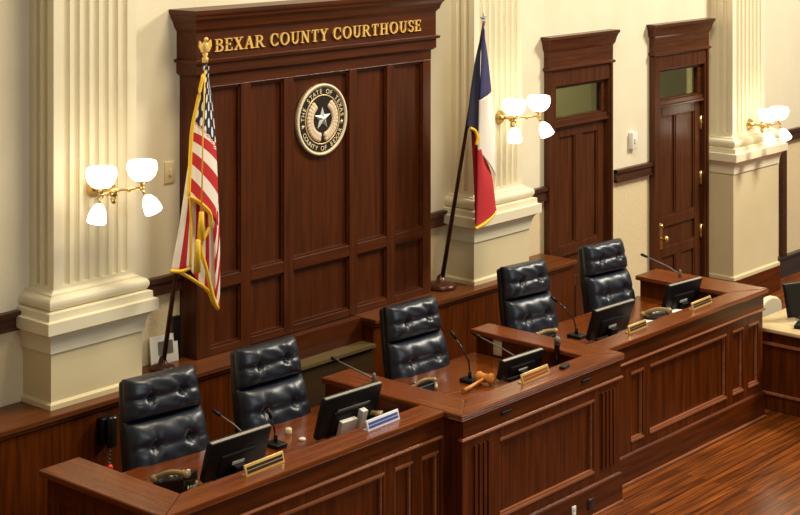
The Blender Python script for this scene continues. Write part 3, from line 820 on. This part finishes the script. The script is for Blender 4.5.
monitor('black monitor on the left bench section, in front of the far left chair', 6.55, 6.99, -2, .46, .245, 17)
monitor('black monitor with a white stand neck and grey vent strip, on the left section', 7.505, 7.0, -3, .49, .275, 17, style=1)
monitor('low black monitor on the middle bench section behind its name plate', 9.17, 6.90, -3, .43, .14, 15)
monitor('black monitor on the right section in front of the fourth chair', 10.41, 7.0, -3, .48, .24, 17)
monitor('black monitor farthest right on the bench, in front of the right end return', 11.43, 7.0, -6, .42, .23, 16)
monitor('dark monitor turned sideways on the pale topped side desk at the right edge', 12.61, 6.42, 158, .50, .27, 14, 0.668, group=None)

# ------------------------------------------------------------------ name plates
def nameplate(label, x, y, w_, h_, rz, bm_, fm, n=2):
    t = thing('name_plate', label, 'name plate', (x, y, CT), math.radians(rz), 'name plates on the bench')
    T = Matrix.Rotation(-0.25, 4, 'X')
    m_ = MB(); m_.rbox(-w_ / 2, w_ / 2, -0.006, 0.006, 0.002, h_, 0.003, T); m_.prism([(-.0, .0)] and [(-w_ / 2, -0.006), (w_ / 2, -0.006), (w_ / 2, 0.035), (-w_ / 2, 0.035)], 0.0, 0.006); m_.build('holder', bm_, t)
    m_ = MB()
    hh = (h_ - 0.022) / n
    for k in range(n):
        m_.box(-w_ / 2 + .014, w_ / 2 - .014, -0.0085, -0.005, .012 + k * hh, .012 + k * hh + hh * .72, T)
    m_.build('engraved_strip', fm, t)
nameplate('gold rimmed dark name plate on the left section, in front of the leftmost monitor', 6.43, 6.585, .31, .062, 2, M['plate_gold'], M['plate_dark'])
nameplate('white and blue name plate on the left section, in front of the telephone', 7.42, 6.585, .30, .062, 2, M['plate_white'], M['plate_blue'])
nameplate('cream and red brown name plate on the middle section beside the low monitor', 8.775, 6.45, .31, .062, 2, M['plate_gold'], M['plate_red'])
nameplate('small gold name plate on the right section between its two monitors', 10.22, 6.59, .25, .055, 2, M['plate_gold'], M['plate_dark'])
nameplate('small gold name plate on the right section, farthest right', 11.12, 6.59, .30, .055, 2, M['plate_gold'], M['plate_dark'])

# ------------------------------------------------------------------ telephones
def phone(label, x, y, rz, z=DT, s_=1.0):
    t = thing('telephone', label, 'telephone', (x, y, z), math.radians(rz), 'desk telephones')
    m_ = MB()
    m_.prism([(-.10 * s_, 0), (.10 * s_, 0), (.10 * s_, .03), (-.10 * s_, .085 * s_)], -.085 * s_, .085 * s_, Matrix(((0, 0, 1, 0), (1, 0, 0, 0), (0, 1, 0, 0), (0, 0, 0, 1))))
    b_ = m_.build('base', M['black_gloss'], t, bevel=.006)
    m_ = MB()
    pts = [(-.055 * s_, -.10 * s_ + .2 * s_ * k / 8, .10 * s_ - .05 * s_ * k / 8 + .022 * math.sin(PI * k / 8)) for k in range(9)]
    m_.tube(pts, .016 * s_, 10); m_.ball(pts[0], .028 * s_, 12, 1, 1, .8); m_.ball(pts[-1], .028 * s_, 12, 1, 1, .8)
    m_.build('handset', M['phone'], t, label='handset with a tan reflection painted into its colour')
    m_ = MB()
    for r in range(4):
        for c in range(3):
            m_.box(.0 + c * .026 * s_, .018 * s_ + c * .026 * s_, -.06 * s_ + r * .028 * s_, -.042 * s_ + r * .028 * s_, .075 * s_ - r * .008 * s_ - .01, .08 * s_ - r * .008 * s_)
    m_.build('keypad', M['white'], b_)
    m_ = MB(); n = 60
    m_.tube([(-.055 * s_ + .10 * k / n + .012 * math.cos(k * .9), -.11 * s_ - .03 * math.sin(PI * k / n), .02 + .012 * math.sin(k * .9)) for k in range(n + 1)], .0035, 5); m_.build('coil_cord', M['beige'], t)
M['phone'] = base('telephone plastic with painted tan reflection', srgb(150, 126, 80), 0.25)[0]  # tan stands in for light reflected on dark handsets
phone('tan handset desk telephone on the left return beside the leftmost monitor', 6.24, 7.12, 20)
phone('tan handset desk telephone between the white necked monitor and the middle section', 7.98, 7.12, 10) if False else phone('tan handset desk telephone between the white necked monitor and the middle section', 7.75, 7.0, 10)
phone('tan handset desk telephone on the middle section, left of the gavel', 8.52, 7.22, 60, s_=.75)
phone('tan handset desk telephone on the right section beside the fourth chair', 10.0, 7.3, 60, s_=.9)
phone('dark desk telephone with papers on the right section beside the rightmost monitor', 11.1, 6.98, 20)

# ------------------------------------------------------------------ microphones
def mic(label, x, y, z, pts, foot=True):
    t = thing('gooseneck_microphone', label, 'microphone', (x, y, z), group='gooseneck microphones on the bench')
    if foot:
        m_ = MB(); m_.rbox(-.045, .045, -.06, .06, 0, .028, .008); m_.build('foot', M['black'], t)
    m_ = MB(); m_.lathe([(.014, 0.0), (.012, .05), (.007, .06)], (0, 0, 0.02 if foot else 0), 10); m_.tube(pts, .0055, 8); m_.build('gooseneck', M['grey'] if not foot else M['black_gloss'], t)
    e = Vector(pts[-1]); d = (e - Vector(pts[-2])).normalized()
    m_ = MB(); m_.tube([e - d * .01, e + d * .05], .011, 10); m_.build('capsule', M['black'], t)
mic('black gooseneck microphone on the left section between its two monitors', 7.08, 7.16, DT, [(0, 0, .05), (-.005, .01, .12), (-.015, .03, .18)])
mic('upright gooseneck microphone standing behind the gavel', 8.87, 7.08, DT, [(0, 0, .06), (-.0, .01, .14), (-.02, .05, .23), (-.04, .10, .30)])
mic('upright gooseneck microphone on the right section between the fourth and fifth chairs', 10.27, 7.17, DT, [(0, 0, .06), (-.01, .02, .14), (-.04, .08, .22), (-.07, .14, .27)])
mic('thin gooseneck microphone lying over the return between left and middle sections', 8.02, 7.2, CT, [(0, 0, .02), (-.01, .12, .05), (-.03, .30, .09)], False)
mic('thin grey gooseneck microphone leaning along the partition right of the socket plate', 9.40, 6.98, DT, [(0, 0, .03), (-.01, .22, .10), (-.02, .42, .15)], False)
mic('thin gooseneck microphone at the right end return behind the rightmost monitor', 11.83, 7.22, CT, [(0, 0, .02), (0, .12, .07), (0, .33, .12)], False)
mic('thin gooseneck microphone in front of the second chair, behind the leftmost monitor', 7.02, 7.36, DT, [(0, 0, .04), (-.03, .08, .10), (-.07, .16, .15)], False)
t = thing('handheld_microphone', 'black handheld microphone upright in a stand on the middle section partition', 'microphone', (9.42, 6.74, DT))
m_ = MB(); m_.lathe([(.045, 0), (.045, .012), (.012, .02), (.012, .05)], (0, 0, 0), 16); m_.build('stand', M['black'], t)
m_ = MB(); m_.lathe([(.014, .05), (.02, .2), (.024, .22)], (0, 0, 0), 14); m_.build('handle', M['black_gloss'], t)
m_ = MB(); m_.ball((0, 0, .24), .024, 14); m_.build('grille', M['grey'], t)

# gavel
g = thing('gavel', 'light wood gavel lying on the middle section in front of the microphone', 'gavel', (8.88, 6.98, DT), math.radians(8)); g.scale = (.85, .85, .85)
m_ = MB(); T = Matrix.Translation((.03, -.01, .05)) @ Matrix.Rotation(PI / 2, 4, 'X') @ Matrix.Rotation(0.0, 4, 'Z')
m_.lathe([(.0, -.075), (.04, -.075), (.046, -.06), (.046, -.045), (.036, -.03), (.034, 0), (.036, .03), (.046, .045), (.046, .06), (.04, .075), (0, .075)], (0, 0, 0), 20, T); m_.build('head', M['gavel'], g)
m_ = MB(); m_.tube([(0, -.01, .048), (-.10, -.005, .04), (-.2, 0, .03), (-.29, .005, .026)], .012, 10, .018); m_.build('handle', M['gavel'], g)
sb = thing('sound_block', 'small round wooden sound block under the gavel head', 'sound block', (9.0, 7.04, DT))
m_ = MB(); m_.lathe([(.05, 0), (.052, .006), (.046, .016), (0, .017)], (0, 0, 0), 24); m_.build('block', M['gavel'], sb)

# small desk clutter
def ball_on(name, label, cat, p, r, mat):
    m_ = MB(); m_.ball((0, 0, r), r, 14); m_.lathe([(r * .8, 0), (r * .8, r * .3)], (0, 0, 0), 12)
    o_ = m_.build(name, mat); o_.location = p; tag(o_, label, cat)
def puck(name, label, cat, p, r, h, mat):
    m_ = MB(); m_.lathe([(r * .95, 0), (r, h * .2), (r, h * .8), (r * .8, h), (0, h)], (0, 0, 0), 18)
    o_ = m_.build(name, mat); o_.location = p; tag(o_, label, cat)
puck('coaster', 'small round white disc on the left desktop beside the white necked monitor', 'disc', (7.27, 7.12, DT), .022, .014, M['white'])
puck('paperweight', 'small round tan paperweight on the left desktop behind the white disc', 'paperweight', (7.30, 7.27, DT), .022, .035, M['beige'])
ball_on('desk_ornament', 'small round orange ornament near the front of the right desktop corner', 'ornament', (11.36, 6.80, DT + .0), .035, M['orange'])
ball_on('desk_bauble', 'small red bauble beside the leftmost telephone', 'bauble', (6.17, 6.86, DT), .03, M['red'])
def sheet(label, x, y, rz, w_, d_, z=DT, h_=.012):
    m_ = MB(); m_.rbox(-w_ / 2, w_ / 2, -d_ / 2, d_ / 2, 0, h_, .003); o_ = m_.build('paper_stack', M['paper']); o_.location = (x, y, z); o_.rotation_euler.z = math.radians(rz); tag(o_, label, 'papers')
sheet('white papers beside the dark telephone on the right section', 10.93, 6.86, 25, .16, .22, h_=.03)
sheet('small white paper slip at the rightmost name plate', 11.30, 6.98, 15, .12, .16, h_=.04)
m_ = MB(); m_.rbox(-.05, .05, -.02, .02, 0, .02, .006); o_ = m_.build('remote_control', M['black']); o_.location = (9.10, 6.45, CT); o_.rotation_euler.z = .2; tag(o_, 'small black remote lying on the front rail of the middle section', 'remote')
# handset on ledge front
hs = thing('intercom_handset', 'black wall handset with hanging cord and red ball on the ledge front', 'handset', (6.715, 8.345, .8))
m_ = MB(); m_.rbox(-.06, .06, -.06, 0.0, -.08, .09, .012); m_.build('cradle', M['black'], hs)
m_ = MB(); m_.rbox(-.035, .035, -.10, -.055, -.10, .10, .016); m_.build('receiver', M['black_gloss'], hs)
m_ = MB(); m_.tube([(.0 + .01 * math.cos(k * .8), -.05 + .01 * math.sin(k * .8), -.08 - .13 * k / 40) for k in range(41)], .004, 5); co_ = m_.build('coil_cord', M['grey'], hs)
m_ = MB(); m_.ball((0, -.05, -.235), .027, 14); m_.build('red_ball', M['red'], hs, label='red ball at the cord end')

# monitor-side clutter on the side desk, cream chair behind it
ck = thing('clutter_tray', 'small dark desk tray beside the monitor on the pale topped side desk', 'tray', (12.32, 6.36, .668), .3)
m_ = MB(); m_.rbox(-.09, .09, -.06, .06, 0, .03, .008); m_.build('tray', M['black'], ck)
m_ = MB(); m_.tube([(-.06, -.02, .035), (.07, .03, .04)], .008, 8); m_.build('pen', M['orange'], ck, label='orange pen')
wc = thing('side_chair', 'cream vinyl chair with a rounded back behind the side desk', 'chair', (12.83, 7.17, 0), math.radians(183)); wc.scale = (1, 1, .9)
m_ = MB(); pts2 = [(-.22, .45), (.22, .45), (.23, .62)] + [(.23 - .23 * (1 - math.cos(a_)) , .66 + .14 * math.sin(a_)) for a_ in (0.2, .5, .9, 1.3, PI / 2)] + [(-.23 + .23 * (1 - math.cos(a_)), .66 + .14 * math.sin(a_)) for a_ in (1.3, .9, .5, .2)] + [(-.23, .62)]
m_.prism(pts2, .18, .24, Matrix(((1, 0, 0, 0), (0, 0, 1, 0), (0, 1, 0, 0), (0, 0, 0, 1)))); m_.build('backrest', M['cream_vinyl'], wc, bevel=.02)
m_ = MB(); m_.rbox(-.23, .23, -.24, .2, .40, .46, .025); m_.build('seat', M['cream_vinyl'], wc)
for sx_ in (-.19, .19):
    for sy_ in (-.2, .18):
        m_ = MB(); m_.tube([(sx_, sy_, .40), (sx_ * 1.08, sy_ * 1.08, 0)], .014, 8); m_.build('leg', M['silver'], wc)

# ------------------------------------------------------------------ flags
def spline(pts, n):
    P = [Vector(p) for p in pts]
    P = [P[0] * 2 - P[1]] + P + [P[-1] * 2 - P[-2]]
    out = []; m_ = len(P) - 3
    for k in range(n + 1):
        t_ = k / n * m_; i = min(int(t_), m_ - 1); f_ = t_ - i
        a_, b_, c_, d_ = P[i:i + 4]
        out.append(0.5 * ((2 * b_) + (c_ - a_) * f_ + (2 * a_ - 5 * b_ + 4 * c_ - d_) * f_ ** 2 + (3 * b_ - a_ - 3 * c_ + d_) * f_ ** 3))
    return out
def cloth(strips, off, name, mats, parent):
    bm_ = bmesh.new(); uvl = bm_.loops.layers.uv.new('UVMap')
    for (L_, R__, bul, uvf, mi, nf) in strips:
        A = spline([at(*q) for q in L_], 40); B = spline([at(*q) for q in R__], 40)
        nu = 14; grid = []
        for j in range(41):
            row = []
            for i in range(nu + 1):
                u = i / nu
                q = A[j].lerp(B[j], u) + Vector((0, -1, 0)) * (bul * math.sin(PI * u) + .006 * math.sin(nf * 2 * PI * u + j * .05)) - Vector(off)
                row.append((bm_.verts.new(q), uvf(u, j / 40)))
            grid.append(row)
        for j in range(40):
            for i in range(nu):
                q = [grid[j][i], grid[j][i + 1], grid[j + 1][i + 1], grid[j + 1][i]]
                f_ = bm_.faces.new([k[0] for k in q]); f_.smooth = True; f_.material_index = mi
                for lp, k in zip(f_.loops, q): lp[uvl].uv = k[1]
    me = bpy.data.meshes.new(name); bm_.to_mesh(me); bm_.free()
    for m_ in mats: me.materials.append(m_)
    o_ = bpy.data.objects.new(name, me); C.objects.link(o_); o_.parent = parent
    md = o_.modifiers.new('thickness', 'SOLIDIFY'); md.thickness = .004
    return o_
# national flag
ub = (7.39, 8.56, 0.99)
us = thing('national_flag', 'striped national flag with gold fringe on a pole left of the wood backdrop', 'flag', ub)
m_ = MB(ub); m_.lathe([(.085, .99), (.085, 1.005), (.07, 1.02), (.035, 1.03), (.025, 1.06), (.02, 1.08)], (ub[0], ub[1], 0), 24); m_.build('pole_base', M['pole'], us)
m_ = MB(ub); top = Vector((7.45, 8.2, 3.09)); m_.tube([(ub[0], ub[1], 1.0), top], .017, 10, .014); m_.build('pole', M['pole'], us)
m_ = MB(ub); m_.lathe([(.0, 0), (.02, .0), (.022, .03), (.012, .04), (.02, .06), (.0, .075)], top, 12)
e = top + Vector((0, 0, .10)); m_.ball(e, .03, 10, .8, .8, 1.5); m_.ball(e + Vector((.0, -.01, .055)), .016, 8)
for s_ in (-1, 1):
    m_.prism([(0, 0), (s_ * .05, .05), (s_ * .055, .01), (s_ * .03, -.03)], -.006, .006, Matrix(((1, 0, 0, e.x), (0, 0, 1, e.y), (0, 1, 0, e.z), (0, 0, 0, 1))))
m_.build('eagle_finial', M['gold'], us)
YF = 8.22
strips = [
 # back falling left fold: lengthwise stripes
 ([(198, 112, YF + .02), (189, 160, YF + .02), (182, 205, YF + .03), (177, 235, YF + .04), (170, 270, YF + .05)], [(199, 112, YF), (192.5, 160, YF), (191, 205, YF), (190.5, 235, YF), (190, 267, YF)], .03, lambda u, v: (.75, (1 + u * 3.0) / 13 + .0), 0, 1),
 # inner back fold
 ([(190, 196, YF + .05), (190, 225, YF + .05), (190, 250, YF + .05), (190, 270, YF + .05)], [(212, 205, YF + .03), (215, 240, YF + .03), (217, 275, YF + .03), (218, 306, YF + .03)], .0, lambda u, v: (.8, (.6 + u * 5.4 + v * .8) / 13), 0, 2),
 # front fold with the starred corner and slanting stripes
 ([(204, 66, YF - .02), (200, 85, YF - .03), (194, 118, YF - .04), (190.5, 150, YF - .04), (188.5, 196, YF - .04)], [(206, 66, YF - .02), (209, 85, YF), (213, 120, YF), (216, 165, YF), (217.5, 226, YF)], .035, lambda u, v: ((.02 + v * .40 * 1.5) if v < .54 + .13 * u else .6, (7.0 + (v - .54 - .05 * u) * 14.0) / 13 if v > .54 + .13 * u else (.2 + u * 4.2) / 13), 0, 1),
 # right hand falling edge fold
 ([(211, 195, YF - .01), (213, 235, YF - .01), (214, 270, YF - .01), (214.5, 304, YF)], [(217, 185, YF), (218.5, 225, YF), (219, 265, YF), (218.5, 309, YF)], .015, lambda u, v: (.8, (v * 7 + u * 2.0) / 13), 0, 1),
]
cloth(strips, ub, 'cloth', [M['flag']], us)
def fringe(paths, off, r=.012):
    m_ = MB(off)
    for p in paths: m_.tube(spline([at(*q) for q in p], 24), r, 6)
    return m_
fr = fringe([[(203, 75, YF - .06), (198, 100, YF - .07), (192, 130, YF - .07), (190, 165, YF - .07), (188.5, 196, YF - .07)],
             [(188.5, 196, YF - .07), (196, 200, YF - .07), (206, 208, YF - .07), (211, 216, YF - .06), (210, 226, YF - .05), (203, 240, YF - .04), (201, 250, YF - .03), (206, 268, YF - .03), (210, 285, YF - .02), (214, 300, YF - .02), (218, 309, YF - .02)],
             [(190, 198, YF - .01), (190.5, 230, YF - .01), (190, 267, YF - .01)], [(170, 271, YF + .03), (180, 271.5, YF), (190, 268, YF - .01)],
             [(180, 272, YF + .05), (195, 281, YF + .03), (208, 291, YF + .02), (213, 302, YF + .0), (218, 309, YF)]], ub, .013)
fr.build('gold_fringe', M['fringe'], us, label='yellow fringe along the cloth edge')
ts = MB(ub)
for p, q in (((201.5, 212), (200.5, 240)), ((198, 240), (197, 272))):
    a_, b_ = at(*p, YF - .09), at(*q, YF - .07)
    ts.tube([a_, a_.lerp(b_, .4), b_], .016, 8, .024)
ts.tube([at(205, 70, YF - .05), at(203, 130, YF - .10), at(201.5, 212, YF - .09)], .005, 6)
ts.build('tassel', M['fringe'], us, label='yellow cord tassel')
# state flag
tb = (10.364, 8.575, .99)
tx = thing('state_flag', 'blue white and red flag with gold fringe on a pole right of the wood backdrop', 'flag', tb)
m_ = MB(tb); m_.lathe([(.13, .99), (.13, 1.01), (.115, 1.03), (.045, 1.04), (.03, 1.09), (.02, 1.10)], (tb[0], tb[1], 0), 8); m_.build('pole_base', M['pole'], tx)
m_ = MB(tb); top = Vector((10.452, 8.2, 3.16)); m_.tube([(tb[0], tb[1], 1.0), top], .019, 10, .012); m_.build('pole', M['pole'], tx)
m_ = MB(tb); star2d(m_, top.x, top.z + .04, .05, top.y + .006, top.y - .012); m_.tube([top, top + Vector((0, 0, .03))], .008, 8); m_.build('star_finial', M['silver'], tx, label='small silver star finial')
YT = 8.22
def rows(l, r): return l, r
st_ = [
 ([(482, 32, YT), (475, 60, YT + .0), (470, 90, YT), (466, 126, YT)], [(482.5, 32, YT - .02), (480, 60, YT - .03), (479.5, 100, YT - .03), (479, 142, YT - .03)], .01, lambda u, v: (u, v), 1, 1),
 ([(481.5, 30, YT - .03), (480.5, 60, YT - .04), (479, 100, YT - .04)], [(483, 28, YT - .02), (487, 58, YT), (490.5, 91, YT)], .02, lambda u, v: (u, v), 0, 1),
 ([(479, 100, YT - .04), (478, 130, YT - .04), (477.5, 150, YT - .04)], [(490.5, 91, YT), (493.5, 120, YT), (494.5, 176, YT)], .03, lambda u, v: (u, v), 2, 1),
 ([(477.5, 149, YT - .04), (476.5, 190, YT - .04), (475, 228, YT - .04)], [(479, 148, YT + .02), (490, 172, YT), (495.5, 211, YT)], .03, lambda u, v: (u, v), 3, 1),
 ([(471, 128, YT + .03), (473, 170, YT + .04), (475, 222, YT + .02)], [(478, 136, YT - .0), (477, 180, YT - .0), (477, 225, YT - .0)], .0, lambda u, v: (u, v), 3, 1),
]
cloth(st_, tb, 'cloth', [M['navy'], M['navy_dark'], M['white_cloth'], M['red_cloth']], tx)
fr = fringe([[(470, 128, YT - .03), (475, 131, YT - .04), (478, 138, YT - .05)], [(475, 229, YT - .05), (484, 224, YT - .06), (491, 218, YT - .04), (495.5, 212, YT - .01)], [(478, 138, YT - .06), (476.5, 145, YT - .06)]], tb, .014)
fr.build('gold_fringe', M['fringe'], tx, label='yellow fringe along the cloth edge')

# paper box on the ledge behind the flag pole
pb = thing('paper_box', 'white printed paper leaning on the wall behind the flagpole base at left', 'papers', (7.50, 8.66, .99), math.radians(-8))
m_ = MB(); m_.box(-.11, .11, .0, .012, 0, .19, Matrix.Rotation(-.12, 4, 'X')); m_.build('sheet', M['paper'], pb)
m_ = MB(); m_.box(-.05, .07, -.002, .002, .06, .15, Matrix.Rotation(-.12, 4, 'X')); m_.build('printed_area', M['grey'], pb)
m_ = MB(); m_.box(.08, .135, .016, .045, 0, .30); m_.build('dark_backing', M['black'], pb)

# ------------------------------------------------------------------ light
def area(name, loc, target, size, power, col, sy_=None):
    l = bpy.data.lights.new(name, 'AREA'); l.energy = power; l.color = col; l.size = size
    if sy_: l.shape = 'RECTANGLE'; l.size_y = sy_
    o_ = bpy.data.objects.new(name, l); C.objects.link(o_); o_.location = loc
    o_.rotation_euler = (Vector(target) - Vector(loc)).to_track_quat('-Z', 'Y').to_euler()
    return o_
area('ceiling_light', (16.8, 3.4, 7.8), (10.0, 8.2, 1.4), 1.8, 960, (1, .93, .80))
area('ceiling_light', (8.5, 5.0, 8.6), (8.8, 7.6, 0.5), 2.6, 420, (1, .86, .62), 1.6)
area('window_light', (5.0, -3.0, 5.0), (9, 8, 1.2), 4.0, 210, (.80, .90, 1.0), 3.0)
area('transom_fill', (13.2, YW + 1.0, 3.4), (13.2, YW + 1.5, 0.5), 0.7, 60, (1, .9, .7))  # unseen fill added behind the doors to brighten the transom panes
wd_ = bpy.data.worlds.new('World'); bpy.context.scene.world = wd_; wd_.use_nodes = True
wd_.node_tree.nodes['Background'].inputs[0].default_value = (1.0, .84, .60, 1); wd_.node_tree.nodes['Background'].inputs[1].default_value = 0.22

# ------------------------------------------------------------------ camera
cam = bpy.data.cameras.new('camera'); co = bpy.data.objects.new('camera', cam); C.objects.link(co)
co.location = (0, 0, CAM_Z); co.rotation_euler = (PI / 2, 0, YAW - PI / 2)
cam.sensor_width = 36; cam.sensor_fit = 'HORIZONTAL'; cam.lens = FPX / 800 * 36; cam.shift_y = -(257.5 + 116) / 800
bpy.context.scene.camera = co
vs = bpy.context.scene.view_settings
vs.view_transform = 'Standard'; vs.look = 'None'; vs.gamma = 1; vs.use_curve_mapping = False; vs.exposure = 0.0
